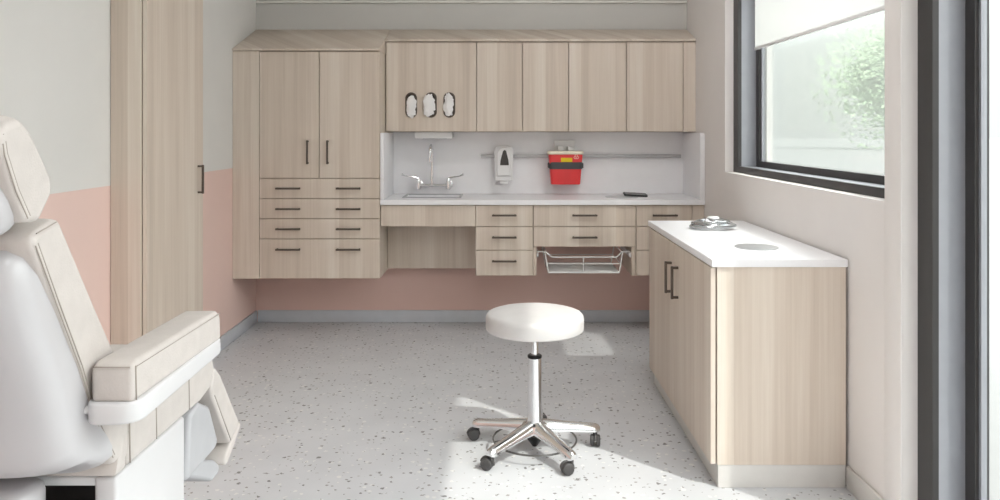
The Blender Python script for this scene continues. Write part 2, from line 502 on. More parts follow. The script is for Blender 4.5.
# oval glove openings
for i, (px, lab) in enumerate(((411.3, 'white glove bunch in the oval opening nearest the tall cabinet'),
                               (431, 'white glove bunch spilling out of the middle oval opening'),
                               (449.4, 'white glove bunch in the oval opening farthest from tall cabinet'))):
    cx_, cz_ = xU(px), zU(105)
    hw, hh = .0385, .085
    ring = stadium(cx_, cz_, hw - .006, hh - .006, 12)
    bz = MB().tube([(p[0], YU - .004, p[1]) for p in ring], .0075, 8, closed=True).build('glove_port_rim', 'handle', gc)
    MB().prism(stadium(cx_, cz_, hw - .008, hh - .008, 12), 'y', YU - .004, YU - .001).build('opening_shade_plate', 'black', gc)  # flat black plate, the shade inside the hole put into its colour
    bm = bmesh.new(); bmesh.ops.create_icosphere(bm, subdivisions=5, radius=1)
    ox = (.002, -.012, -.004)[i]; oz = (-.010, -.002, .0)[i]
    for v in bm.verts:
        n = noise.noise(v.co * 2.3 + Vector((i * 7.3, 1, 2))) ; n2 = noise.noise(v.co * 5.5 + Vector((i * 3.1, 5, 0)))
        n3 = abs(noise.noise(v.co * 9 + Vector((i, 2, 9))))
        r = 1 + .38 * n + .25 * n2 - .18 * n3
        sx = (.029, .035, .029)[i]
        # flattened lump, squarish outline, with hanging folds
        q = Vector((math.copysign(abs(v.co.x) ** .7, v.co.x), v.co.y, math.copysign(abs(v.co.z) ** .7, v.co.z)))
        v.co = Vector((cx_ + ox + q.x * sx * r, YU - .0185 + q.y * .013, cz_ + oz + q.z * .070 * (1 + .2 * n + .12 * n2)))
    g = MB(); g.merge(bm)
    tag(g.build('disposable_gloves', 'glove'), lab, 'gloves', 'disposable gloves in the wall cabinet openings')

# paper towel dispenser under the glove cabinet
t = thing('paper_towel_dispenser', (-.453, 5.42, U0), 'white paper towel dispenser box under the glove cabinet', 'dispenser')
box(wx(415, 5.36), wx(452, 5.36), 5.36, 5.52, 1.312, U0 - .002, .004).build('case', 'plast', t)
box(wx(422, 5.36), wx(446, 5.36), 5.40, 5.44, 1.309, 1.313).build('slot', 'grey_and_shade_plast', t)

# base units
YBs = 5.09
zB = lambda y: wz(y, YBs); xB = lambda x: wx(x, YBs)
ZW0, ZW1 = .883, .915
BX = [xB(v) for v in (380.3, 475.6, 533.2, 636, 692.2)]
t = thing('sink_cabinet', (-.47, 5.3, zB(268)), 'wood sink apron with open knee space beneath the tap', 'cabinet')
front('apron', XTR + .003, BX[1], zB(226.6), ZW0 - .003, YBs, t)
box(XTR + .003, BX[1] - .004, 5.42, 5.438, wz(268.3, 5.42), zB(226.6) + .02).build('knee_panel', 'wood', t)
box(XTR + .003, BX[1] - .004, YBs + FT + .001, 5.12, zB(224), ZW0 - .004).build('support_rail', 'wood', t)


def drawer_unit(x0, x1, zs, hx, label, ends=False, z0=None):
    t = thing('drawer_unit', ((x0 + x1) / 2, 5.33, zs[-1]), label, 'drawers', 'wood drawer units under the worktop')
    box(x0 + .001, x1 - .001, YBs + FT + .003, YB - .0005, zs[-1] + .001, ZW0 - .003).build('carcass', 'wood', t)
    for a, bb in zip(zs, zs[1:]):
        d = front('drawer', x0, x1, bb, a, YBs, t)
        zh = a - .0665 if a == zs[0] else a - .069
        handle_h(hx[0], hx[1], zh, YBs, d)
    return t
zd = [ZW0 - .002, zB(226.5), zB(250.2), zB(276)]
drawer_unit(BX[1], BX[2], zd, (xB(492), xB(516.5)), 'narrow bank of three wood drawers beside the sink knee space')
t = drawer_unit(BX[2], BX[3], [ZW0 - .002, zB(226.5), zB(247)], (xB(572), xB(597)), 'wide pair of wood drawers above the wire basket')
for x0, x1 in ((BX[2] + .001, BX[2] + .022), (BX[3] - .026, BX[3] - .001)):
    box(x0, x1, YBs + .012, YB - .003, zB(276), zB(247) - .001).build('side_panel', 'wood', t)
drawer_unit(BX[3], BX[4], zd, (xB(652), xB(677)), 'bank of three wood drawers behind the side cabinet')
tag(box(BX[4] + .002, XR - .002, YBs + .003, YBs + .023, zB(276), ZW0 - .003).build('filler_strip', 'wood'), 'narrow wood filler strip below worktop against the side wall', 'filler strip')

# pull-out wire basket
XB0, XB1 = BX[2] + .024, BX[3] - .028
t = thing('wire_basket', ((XB0 + XB1) / 2, 5.3, zB(273)), 'white wire pull-out basket hung below the wide drawers', 'basket')
yb0, yb1 = YBs + .01, 5.48
ztop, zlow, zbot = zB(252.3), zB(257.4), zB(273)
rim = MB()
fr = [(xB(537), yb0 + .03, ztop), (xB(546), yb0, ztop), (xB(552), yb0, zlow), (xB(617), yb0, zlow), (xB(622), yb0, ztop), (xB(631), yb0 + .03, ztop)]
rim.tube(fr, .0042, 8)
rim.tube([(xB(546), yb0, ztop), (xB(546), yb1, ztop), (xB(622), yb1, ztop), (xB(622), yb0, ztop)], .0042, 8)
rim.build('rim', 'wire', t)
cg = MB()
bl, br = xB(548.5), xB(619.5)
for x, xt in ((bl, xB(545)), (br, xB(623))):
    for y in (yb0 + .004, yb1 - .004): cg.tube([(xt, y, ztop), (x, y, zbot)], .0042, 8)
cg.tube([(xB(583.5), yb0, zlow), (xB(583.5), yb0 + .004, zbot - .004)], .004, 8)
cg.tube([(bl, yb0 + .004, zbot), (br, yb0 + .004, zbot), (br, yb1 - .004, zbot), (bl, yb1 - .004, zbot)], .0045, 8, closed=True)
cg.tube([(bl - .01, yb0 + .002, zB(264)), (br + .01, yb0 + .002, zB(264)), (br + .01, yb1, zB(264)), (bl - .01, yb1, zB(264))], .003, 8, closed=True)
cg.build('cage', 'wire', t)
ms = MB()
for k in range(1, 22):
    y = yb0 + (yb1 - yb0) * k / 22
    ms.tube([(bl, y, zbot), (br, y, zbot)], .0024, 6)
ms.build('bottom_wires', 'wire', t)
for x0, x1 in ((XB0 - .0005, XB0 + .012), (XB1 - .012, XB1 + .0005)):
    box(x0, x1, yb0 + .01, yb1 + .02, ztop - .035, ztop - .008, .002).build('runner', 'plast', t)

# worktop with sink cut-out
sx0, sx1, sy0, sy1 = wx(404, 5.22), wx(459.5, 5.22), 5.225, 5.47
wt = MB()
X0, X1, Y0, Y1 = XTR + .003, XR - .002, YT, YB - .003
wt.box(X0, X1, Y0, sy0, ZW0, ZW1, .0); wt.box(X0, X1, sy1, Y1, ZW0, ZW1); wt.box(X0, sx0, sy0, sy1, ZW0, ZW1); wt.box(sx1, X1, sy0, sy1, ZW0, ZW1)
tag(wt.build('worktop', 'white'), 'long white worktop with sink cut-out along the back wall', 'worktop')
t = thing('sink', ((sx0 + sx1) / 2, 5.35, ZW1), 'white rectangular sink set into the back worktop under the tap', 'sink')
r_ = MB()
e = .012
for q in ((sx0 - e, sx1 + e, sy0 - e, sy0 + .004), (sx0 - e, sx1 + e, sy1 - .004, sy1 + e), (sx0 - e, sx0 + .004, sy0, sy1), (sx1 - .004, sx1 + e, sy0, sy1)):
    r_.box(*q, ZW1 + .0005, ZW1 + .007, .002)
r_.build('rim', 'grey_and_shade_plast', t)
bs = MB()
bs.box(sx0 + .002, sx1 - .002, sy0 + .002, sy1 - .002, ZW0 - .11, ZW0 - .105)
for q in ((sx0 + .002, sx0 + .007, sy0 + .002, sy1 - .002), (sx1 - .007, sx1 - .002, sy0 + .002, sy1 - .002), (sx0 + .002, sx1 - .002, sy0 + .002, sy0 + .007), (sx0 + .002, sx1 - .002, sy1 - .007, sy1 - .002)):
    bs.box(*q, ZW0 - .11, ZW1)
bs.build('basin', 'white', t)
MB().lathe([(0, 0), (.022, 0), (.022, .003), (0, .003)], ((sx0 + sx1) / 2, 5.35, ZW0 - .105)).build('drain', 'steel', t)

# splashback
YS = YB - .022
t = thing('splashback', (.28, YS, ZW1), 'white splashback panel with side returns behind the worktop', 'splashback')
box(X0 + .001, X1 - .001, YS, YB - .003, ZW1 + .002, U0 - .004).build('back_panel', 'white', t)
ST = 1.352
box(X0, X0 + .022, Y0 + .002, YS - .001, ZW1 + .001, ST, .002).build('side_return', 'white', t)
pr = [(YS - .001, ZW1 + .001), (YS - .001, ST)]
for i in range(9):
    a = math.radians(90 + 90 * i / 8); pr.append((Y0 + .002 + .03 + .03 * math.cos(a), ST - .03 + .03 * math.sin(a)))
pr.append((Y0 + .002, ZW1 + .001))
MB().prism(pr, 'x', X1 - .030, X1, .002, 2).build('side_return', 'white', t)

# equipment rail
yr = YS - .014
t = thing('equipment_rail', (.55, yr, 1.19), 'thin grey rail across the white splashback', 'rail')
box(wx(481, yr), wx(681, yr), yr - .006, yr + .006, 1.172, 1.197, .003).build('bar', 'rail', t)
for px in (484, 540, 610, 677):
    box(wx(px, yr) - .006, wx(px, yr) + .006, yr + .005, YS, 1.179, 1.190).build('standoff', 'rail', t)

# soap dispenser
yd = 5.44
zD = lambda y: wz(y, yd); xD = lambda x: wx(x, yd)
t = thing('soap_dispenser', (xD(503.7), yd, zD(184)), 'white soap dispenser with dark pointed window on the splashback rail', 'dispenser')
outl = [(xD(494.6), zD(181)), (xD(494.4), zD(150)), (xD(496), zD(147)), (xD(499), zD(145.6)), (xD(508.5), zD(145.6)), (xD(512), zD(147)), (xD(513.4), zD(150)), (xD(512.8), zD(181))]
MB().prism(outl, 'y', yd + .018, yr - .008, .008, 3).build('case', 'plast', t)
MB().prism([(xD(497.0), zD(176)), (xD(496.6), zD(152)), (xD(501), zD(147.5)), (xD(507.6), zD(147.5)), (xD(511.0), zD(152)), (xD(510.6), zD(176))], 'y', yd, yd + .03, .007, 3).build('cover', 'plast', t)
tri = [(xD(500), zD(165.2)), (xD(500.6), zD(160)), (xD(503), zD(151.2)), (xD(504.6), zD(149.8)), (xD(506.2), zD(151.2)), (xD(508.4), zD(160)), (xD(508.9), zD(165.2))]
MB().prism(tri, 'y', yd - .004, yd + .004, .0015, 2).build('window', 'soap', t)
box(xD(496), xD(511), yd + .01, yd + .05, zD(181), zD(177.5), .004).build('push_lever', 'plast', t)
box(xD(500), xD(508), yd + .02, yd + .05, zD(184), zD(181), .004).build('nozzle', 'plast', t)

# sharps container
ys0, ys1 = 5.395, 5.505
zS = lambda y: wz(y, ys0); xS = lambda x: wx(x, ys0)
t = thing('sharps_container', (xS(565.5), 5.45, zS(185)), 'red sharps container with cream lid hung on the splashback rail', 'container')
def taper(zb, ztp):
    def fn(co):
        k = (co.z - zb) / (ztp - zb); c0 = xS(566.2)
        s_ = .86 + .14 * k
        co.x = c0 + (co.x - c0) * s_; co.y = ys1 + (co.y - ys1) * (.84 + .16 * k)
    return fn
zb_, zt_ = zS(184.8), zS(154.6)
MB().prism(rrect(xS(549), xS(583), ys0, ys1, .02), 'z', zb_, zt_, .006, 3, fn=taper(zb_, zt_)).build('bin', 'red', t)
MB().prism(rrect(xS(548), xS(583.8), ys0 - .006, ys1, .022), 'z', zt_ + .001, zS(151.2), .004, 3).build('lid', 'cream', t)
k0, k1 = zS(169.2), zS(162.2)
MB().prism(rrect(xS(549.8), xS(582.6), ys0 + .0025, ys1, .022), 'z', k0, k1, .001, 2).build('strap', 'strap', t)
box(xS(548.6), xS(551.2), ys0 + .02, ys1, k0 + .006, k1 - .006, .004).build('strap_buckle', 'strap', t)
box(xS(581.2), xS(583.8), ys0 + .02, ys1, k0 + .006, k1 - .006, .004).build('strap_buckle', 'strap', t)
box(xS(561), xS(572.3), ys0 + .0005, ys0 + .014, zS(162), zS(157.8), .0005).build('warning_label', 'yellow', t)
em = MB(); ex, ez = xS(576.3), zS(156.9)
for a in (90, 210, 330):
    a = math.radians(a); cx_, cz_ = ex + .008 * math.cos(a), ez + .008 * math.sin(a)
    em.tube([(cx_ + .009 * math.cos(q), ys0 + .0015, cz_ + .009 * math.sin(q)) for q in [a + math.radians(-140 + 28 * i) for i in range(11)]], .0022, 6)
em.tube([(ex + .006 * math.cos(q * math.pi / 8), ys0 + .0015, ez + .006 * math.sin(q * math.pi / 8)) for q in range(16)], .0014, 6, closed=True)
em.build('hazard_emblem', 'mark', t)
br_ = MB(); br_.box(wx(554.5, 5.5), wx(575, 5.5), ys1 + .004, yr - .008, 1.10, wz(140.5, 5.5), .004)
br_.box(wx(557, 5.5), wx(563, 5.5), ys1 - .06, ys1 + .006, zS(151) + .001, zS(146), .003); br_.box(wx(567, 5.5), wx(573, 5.5), ys1 - .06, ys1 + .006, zS(151) + .001, zS(147), .003)
br_.build('bracket', 'plast', t)

# tap on the splashback
yf = 5.50
zF = lambda y: wz(y, 5.46); xF = lambda x: wx(x, 5.46)
t = thing('tap', (xF(433), YS, zF(189)), 'chrome wall-mounted gooseneck tap with two blade levers above the sink', 'tap')
RX = Matrix.Rotation(math.radians(90), 3, 'X')
bd = MB(); bd.tube([(xF(418), 5.46, zF(185.3)), (xF(449), 5.46, zF(185.3))], .011, 14)
for x in (418.5, 448.5):
    bd.tube([(xF(x), YS, zF(185.3)), (xF(x), 5.455, zF(185.3))], .012, 14)
    bd.lathe([(0, 0), (.028, 0), (.028, .006), (.018, .012), (0, .012)], (xF(x), YS - .001, zF(185.3)), 24, RX)
bd.build('body', 'chrome', t)
for x, sgn, lx in ((418.5, -1, 402.5), (448.5, 1, 463.5)):
    v = MB().lathe([(0, 0), (.011, 0), (.017, .006), (.018, .055), (.015, .075), (.012, .082), (0, .082)], (xF(x), 5.455, zF(189.6)), 20).build('valve', 'chrome', t)
    lv = MB(); z1 = zF(177.5)
    lv.tube([(xF(x), 5.455, z1 - .004), (xF(x) + sgn * .03, 5.45, z1 + .004), (xF(x) + sgn * .08, 5.43, z1 + .012), (xF(lx), 5.415, z1 + .025)], .005, 8, rs=[.006, .005, .005, .009])
    lv.build('lever', 'chrome', v)
sp = MB(); pts = [(xF(432), 5.46, zF(185))]
for i in range(5): pts.append((xF(432), 5.46, zF(185) + (zF(152.5) - zF(185)) * i / 4 + .002))
for i in range(1, 13):
    a = math.pi * i / 12; pts.append((xF(432) - .004 * i / 12, 5.46 - .055 + .055 * math.cos(a), zF(152.5) + .05 * math.sin(a)))
pts.append((xF(431.3), 5.35, zF(158.5)))
sp.tube(pts, .011, 14); sp.tube([(xF(431.3), 5.35, zF(157)), (xF(431.3), 5.35, zF(161))], .013, 14)
sp.build('spout', 'chrome', t)

# phone and flush chute on the back worktop
def chute(name, x, y, z, r, label):
    t = thing(name, (x, y, z), label, 'waste chute')
    MB().lathe([(r - .012, 0), (r, 0), (r, .003), (r - .012, .004)], (x, y, z + .0006), 48).build('flange', 'steel', t)
    MB().lathe([(0, 0), (r - .014, 0), (r - .014, .003), (r * .5, .0045), (0, .005)], (x, y, z + .0006), 48).build('flap', 'steel', t)
    return t
chute('waste_chute', wx(622, 5.27), 5.285, ZW1, .11, 'round steel chute lid under the phone on back worktop')
t = thing('mobile_phone', (wx(635.5, 5.3), 5.30, ZW1 + .006), 'thin black phone lying tilted on the back worktop', 'phone')
ph = bpy.data.objects
def tilt(p): return p
mbp = MB(); mbp.prism(rrect(-.08, .08, -.04, .04, .012), 'z', 0, .010, .003, 2)
mbs = MB(); mbs.prism(rrect(-.073, .073, -.034, .034, .006), 'z', .0101, .0108)
Rm = Matrix.Translation((wx(635.5, 5.3), 5.315, ZW1 + .011)) @ Matrix.Rotation(math.radians(3.2), 4, 'Y') @ Matrix.Rotation(math.radians(9), 4, 'X')
for mm in (mbp, mbs): mm.bm.transform(Rm)
mbp.build('case', 'black', t); mbs.build('screen', 'soap', t)

# ------------------------------------------------------------------ wardrobe on the left wall
WX = -1.59; wy0, wy1 = 3.478, 4.18; WH = 2.62
t = thing('wardrobe', (-1.66, 3.83, 0), 'shallow full-height wood wardrobe with one door on the left wall', 'wardrobe')
c = MB(); c.box(XL + .002, WX - .03, wy0 + .021, wy1, .0, WH); c.build('carcass', 'wood', t)
box(XL + .002, WX - .007, wy0, wy0 + .019, 0, WH, .001, 1).build('end_panel', 'wood', t)
WX += .0165
d = box(WX - FT, WX, wy0 + .004, wy1 - .04, .006, WH - .004, .0012, 1).build('door', 'wood', t)
hz0, hz1, hy = 1.038, 1.188, 4.07
h = MB(); h.box(WX + .020, WX + .031, hy - .006, hy + .006, hz0, hz1, .002)
for z in (hz0 + .002, hz1 - .012): h.box(WX - .001, WX + .022, hy - .0055, hy + .0055, z, z + .010, .0015)
h.build('handle', 'handle', d)

# ------------------------------------------------------------------ side cabinet under the window
SX0, SX1, SY0, SY1, SZ = .833, 1.326, 2.985, 4.215, .846
t = thing('side_cabinet', (1.08, 3.63, 0), 'low two-door wood cabinet with white top under the window', 'cabinet')
box(SX0, SX1, SY0, SY1, BH + .002, SZ, .001, 1).build('carcass', 'wood', t)
box(SX0 + .004, SX1, SY0 + .002, SY1 - .002, .0, BH + .001, .001, 1).build('plinth', 'plinth', t)
DX = SX0 - .005 - FT
ym = 3.60
for y0, y1, hy in ((SY0 + .002, ym, 3.534), (ym, SY1 - .002, 3.667)):
    d = box(DX, DX + FT, y0 + G, y1 - G, BH + .004, SZ - .004, .0012, 1).build('door', 'wood', t)
    h = MB(); h.box(DX - .033, DX - .022, hy - .007, hy + .007, .604, .752, .002)
    for z in (.606, .740): h.box(DX - .024, DX + .001, hy - .0065, hy + .0065, z, z + .011, .0015)
    h.build('handle', 'handle', d)
tag(box(.810, XR - .009, 2.972, 4.255, SZ + .001, .876, .002).build('countertop', 'white'), 'white countertop slab on the low cabinet under the window', 'countertop')
chute('waste_chute', wx(756.5, 3.285), 3.285, .876, .088, 'round steel chute lid flush in the countertop under the window')

# stethoscope coiled on that countertop
sxc, syc, szc = wx(713, 3.90), 3.90, .8765
t = thing('stethoscope', (sxc, syc, szc), 'silver coiled stethoscope lying on the countertop under the window', 'stethoscope')
tb = MB(); pts = []
for i in range(150):
    a = i / 149 * 2 * math.pi * 3.1 + .6
    k = i / 149
    rr = .104 - .030 * k + .006 * math.sin(2.3 * a)
    pts.append((sxc + rr * math.cos(a) * 1.05, syc + rr * math.sin(a) * .95, szc + .010 + .030 * k + .003 * math.sin(a * 1.5)))
tb.tube(pts, .0082, 10)
tb.build('tubing', 'tube', t)
bi = MB()
for s_ in (-1, 1):
    bi.tube([(sxc - .02, syc + .02, szc + .030), (sxc + .02 + .01 * s_, syc - .01 + .03 * s_, szc + .036), (sxc + .07, syc + .045 * s_, szc + .034), (sxc + .088, syc + .03 * s_, szc + .027), (sxc + .092, syc + .015 * s_, szc + .022)], .0042, 8)
bi.build('ear_tubes', 'chrome', t)
ch = MB()
ch.lathe([(0, 0), (.016, 0), (.016, .006), (.010, .012), (.009, .030), (.012, .034), (0, .034)], (sxc - .008, syc - .03, szc + .018), 24)
ch.build('stem', 'chrome', t)
MB().lathe([(0, 0), (.024, .0), (.030, .004), (.030, .009), (.026, .012), (0, .013)], (sxc - .006, syc - .028, szc + .051), 32).build('chest_piece', 'plast', t)
ch = MB(); ch.tube([(sxc - .05, syc - .04, szc + .042), (sxc - .02, syc - .034, szc + .038)], .011, 14); ch.build('bell', 'chrome', t)

# ------------------------------------------------------------------ stool
qx, qy = wx(534.7, 3.345), 3.345
t = thing('stool', (qx, qy, 0), 'round white stool on chrome five-star base with grey casters', 'stool')
R = .2105
MB().lathe([(0, .512), (R - .03, .512), (R - .008, .515), (R - .002, .520), (R, .530), (R, .567), (R - .003, .577), (R - .010, .584), (R - .022, .588), (R * .5, .592), (0, .593)], (qx, qy, 0), 72).build('seat', 'seat', t)
MB().lathe([(0, .505), (.10, .505), (.10, .511), (0, .511)], (qx, qy, 0), 32).build('seat_plate', 'black', t)
MB().lathe([(.0, .38), (.0155, .38), (.0155, .506), (0, .506)], (qx, qy, 0), 24).build('gas_piston', 'chrome', t)
MB().lathe([(0, .394), (.028, .394), (.031, .397), (.031, .404), (.026, .408), (0, .408)], (qx, qy, 0), 24).build('collar', 'black', t)
MB().lathe([(0, .085), (.040, .085), (.040, .11), (.034, .14), (.031, .20), (.029, .394), (0, .394)], (qx, qy, 0), 28).build('column', 'chrome', t)
MB().lathe([(0, .016), (.010, .016), (.046, .066), (.046, .079), (0, .079)], (qx, qy, 0), 24).build('release_cone', 'black', t)
base = MB().lathe([(0, .086), (.052, .086), (.058, .095), (.054, .115), (.042, .124), (0, .124)], (qx, qy, 0), 28).build('hub', 'chrome', t)
for k in range(5):
    a = math.radians(12 + 72 * k)
    ca, sa = math.cos(a), math.sin(a)
    prof = [(.02, .082, .134, .034), (.07, .080, .126, .030), (.14, .074, .112, .026), (.21, .066, .101, .024), (.262, .060, .094, .023), (.280, .059, .089, .021), (.290, .061, .082, .016)]
    bm = bmesh.new(); rows = []
    for r, z0, z1, hw in prof:
        ring = []
        for u, v_ in ((-1, 0), (-.96, .45), (-.62, .85), (0, 1), (.62, .85), (.96, .45), (1, 0), (.55, .04), (-.55, .04)):
            ring.append(bm.verts.new((qx + r * ca - u * hw * sa, qy + r * sa + u * hw * ca, z0 + (z1 - z0) * v_)))
        rows.append(ring)
    for p0, p1 in zip(rows, rows[1:]):
        for j in range(9): bm.faces.new((p0[j], p0[(j + 1) % 9], p1[(j + 1) % 9], p1[j]))
    bm.faces.new(rows[0][::-1]); bm.faces.new(rows[-1]); bmesh.ops.recalc_face_normals(bm, faces=bm.faces[:])
    m_ = MB(); m_.merge(bm)
    leg = m_.build('leg', 'chrome', t, smooth=50)
    # twin wheel caster swivelled at its own angle
    cxk, cyk = qx + .272 * ca, qy + .272 * sa
    fw = Vector(((-.1, -1, 0), (1, 1, 0), (-1, -.25, 0), (-1, .35, 0), (-1, -.3, 0))[k]).normalized(); ax = Vector((fw.y, -fw.x, 0))
    cs = MB(); wr = .0245
    ctr = Vector((cxk, cyk, wr + .0005)) + fw * .019
    RZ = Matrix(((0, -ax.y, ax.x), (0, ax.x, ax.y), (1, 0, 0)))
    rotm = Vector((0, 0, 1)).rotation_difference(ax).to_matrix()
    for s_ in (-1, 1):
        cs.lathe([(0, -.009), (.016, -.009), (wr - .003, -.008), (wr, -.005), (wr, .005), (wr - .003, .008), (.016, .009), (0, .009)], ctr + ax * .0125 * s_, 24, rotm)
    cs.build('wheels', 'caster', leg)
    hd = MB(); hd.lathe([(0, 0), (.009, 0), (.009, .03), (0, .03)], (cxk, cyk, .040), 16)
    pts = [ctr + Vector((math.cos(q), 0, 0)).x * fw * -.0262 * 1 + Vector((0, 0, math.sin(q) * .0262)) for q in [math.radians(v) for v in range(-10, 171, 18)]]
    hd.tube(pts, .006, 8)
    hd.build('caster_fork', 'caster', leg)
ringp = [(qx + .178 * math.cos(2 * math.pi * i / 72), qy + .178 * math.sin(2 * math.pi * i / 72), .047) for i in range(72)]
fr = MB().tube(ringp, .0042, 8, closed=True)
for k in range(5):
    a = math.radians(12 + 36 + 72 * k)
    if k in (0, 2): fr.tube([(qx + .178 * math.cos(a), qy + .178 * math.sin(a), .047), (qx + .03 * math.cos(a), qy + .03 * math.sin(a), .062)], .0035, 8)
fr.build('foot_ring', 'ring', t)

# ------------------------------------------------------------------ procedure chair
CL, CR = -1.36, -.75
CM = (CL + CR) / 2
t = thing('procedure_chair', (CM, 1.8, 0), 'large beige upholstered procedure chair with white shell at far left', 'procedure chair')
def seam(parent, pts, r=.0022): return MB().tube(pts, r, 6).build('stitching', 'stitch', parent)

# backrest cushion
def back_fn(co):
    u = (co.x - CM) / ((CR - CL) / 2)
    if co.z > 1.12: co.z += .012 * (1 - u * u)
bp_ = [(1.525, .715), (1.455, .825), (1.40, .942), (1.33, 1.065), (1.255, 1.190), (1.275, 1.205), (1.338, 1.219), (1.462, 1.036), (1.60, .84), (1.665, .735), (1.60, .70)]
bc = MB().prism(bp_, 'x', CL + .004, CR - .004, .012, 3, sub=3, fn=back_fn).build('backrest', 'vinyl', t, 40)
for off in (.001, .008):
    seam(bc, [(CR - .0040, y + .827 * off + .0035, z + .56 * off - .003) for y, z in ((1.518, .733), (1.453, .829), (1.40, .942), (1.33, 1.065), (1.264, 1.184))], .0011)
seam(bc, [(CR - .003, 1.268, 1.2015), (CR - .003, 1.325, 1.2135)], .0012)

# headrest
def head_fn(co):
    u = (co.x - CM) / ((CR - CL) / 2)
    k = max(0, min(1, (co.z - 1.3) / .08))
    co.z += k * .055 * (1 - u * u)
hp = [(1.236, 1.222), (1.206, 1.275), (1.176, 1.335), (1.168, 1.360), (1.186, 1.378), (1.224, 1.386), (1.253, 1.364), (1.309, 1.290), (1.312, 1.264), (1.274, 1.220)]
hc = MB().prism(hp, 'x', CL, CR, .010, 3, sub=5, fn=head_fn).build('headrest', 'vinyl', t, 40)
for off in (.003, .010):
    seam(hc, [(CR - .0004, y + .85 * off + .0025, z + .5 * off - .002) for y, z in ((1.236, 1.230), (1.206, 1.275), (1.178, 1.332), (1.174, 1.350))], .0011)
seam(hc, [(CR - .002, 1.180, 1.363), (CR - .002, 1.218, 1.3745)], .0014)
def loft_shell(name, stations, e1=.32, e2=.55, n=28):
    """moulded shell: cross-sections (front y, z, half width, depth, depth direction y, z), flat in front, rounded behind"""
    bm = bmesh.new(); rows = []
    for y, z, W, T, dy, dz in stations:
        ring = []
        for i in range(n + 1):
            a = math.pi * i / n; c_, s_ = math.cos(a), math.sin(a)
            u = math.copysign(abs(c_) ** e1, c_) * W; d_ = T * s_ ** e2 if s_ > 1e-6 else 0
            ring.append(bm.verts.new((CM + u, y + dy * d_, z + dz * d_)))
        rows.append(ring)
    for p0, p1 in zip(rows, rows[1:]):
        for j in range(n + 1): bm.faces.new((p0[j], p0[(j + 1) % (n + 1)], p1[(j + 1) % (n + 1)], p1[j]))
    bm.faces.new(rows[0][::-1]); bm.faces.new(rows[-1]); bmesh.ops.recalc_face_normals(bm, faces=bm.faces[:])
    bmesh.ops.subdivide_edges(bm, edges=[], cuts=1)
    m_ = MB(); m_.merge(bm); return m_.build(name, 'shell', t, 70)
nr = (-.85, -.53)
loft_shell('headrest_shell', [(1.190, 1.318, .24, .01, *nr), (1.197, 1.312, .268, .03, *nr), (1.207, 1.295, .283, .045, *nr), (1.222, 1.265, .290, .055, *nr), (1.236, 1.238, .290, .058, *nr), (1.244, 1.222, .283, .05, *nr), (1.246, 1.212, .268, .035, *nr), (1.244, 1.206, .24, .012, *nr)])
MB().tube([(CM, 1.19, 1.19), (CM, 1.19, 1.25)], .03, 14).build('headrest_post', 'steel', t)

# back shell
nr = (-.83, -.56)
loft_shell('back_shell', [(1.266, 1.180, .22, .01, *nr), (1.270, 1.176, .255, .03, *nr), (1.278, 1.165, .278, .055, *nr), (1.297, 1.132, .290, .078, *nr), (1.342, 1.058, .294, .09, *nr),
    (1.404, .945, .296, .10, *nr), (1.438, .868, .297, .106, *nr), (1.460, .826, .300, .115, -.9, -.43), (1.490, .785, .306, .125, -.97, -.22), (1.505, .760, .308, .11, -1, 0), (1.515, .738, .303, .082, -1, .1),
    (1.518, .722, .285, .052, -1, .1), (1.515, .712, .255, .03, -1, .1), (1.508, .708, .20, .015, -1, .1)])

# seat cushion with seams
sp_ = [(1.575, .690), (1.575, .81), (1.62, .835), (1.95, .835), (2.035, .80), (2.055, .742), (2.03, .700), (1.96, .688)]
sc_ = MB().prism(sp_, 'x', CL, CR, .010, 3).build('seat', 'vinyl', t, 40)
for y in (1.583, 1.705, 1.885):
    seam(sc_, [(CR + .0006, y, .695), (CR + .0006, y - .004, .825)], .0016)
tri_ = [(1.535, .705), (1.570, .70), (1.570, .80), (1.545, .775)]
MB().prism([(1.53, .69), (1.572, .69), (1.572, .76), (1.556, .76)], 'x', CL + .01, CR - .003, .004, 2).build('seat_back_bolster', 'vinyl', t, 40)

# armrests (the far one mirrored)
def arm(x0, x1, side):
    a = bpy.data.objects.new('armrest', None); COL.objects.link(a); a.parent = t
    pad = MB().prism([(1.422, .870), (1.420, .935), (1.440, .946), (1.845, .944), (1.868, .930), (1.872, .866)], 'x', x0, x1, .011, 3).build('arm_pad', 'vinyl', a, 40)
    xs = x1 if side > 0 else x0
    seam(pad, [(xs + .0005 * side, 1.432, .875), (xs + .0005 * side, 1.430, .938)], .0015)
    seam(pad, [(x0 + .006, 1.4205, .938), (x1 - .006, 1.4205, .938)], .0013)
    seam(pad, [(xs + .0005 * side, 1.432, .936), (xs + .0005 * side, 1.86, .933)], .0009)
    out = []
    e = .010
    for cx_, cy_, a0 in ((x1 + e - .035, 1.86, 0), (x0 - e + .03, 1.86, 90), (x0 - e + .03, 1.440, 180), (x1 + e - .04, 1.452, 270)):
        rr = .04 if a0 == 270 else .03 if a0 else .025
        for i in range(7):
            q = math.radians(a0 + 15 * i); out.append((cx_ + rr * math.cos(q), cy_ + rr * math.sin(q)))
    MB().prism(out, 'z', .834, .874, .006, 3).build('arm_tray', 'housing', a, 50)
    px0, px1 = (x0 - .03, x0 + .004) if side > 0 else (x1 - .004, x1 + .03)
    MB().tube([(px0, 1.432, .856), (px1, 1.432, .856)], .008, 14).build('pivot_pin', 'plast', a)
arm(-.746, -.667, 1)
arm(2 * CM + .667, 2 * CM + .746, -1)

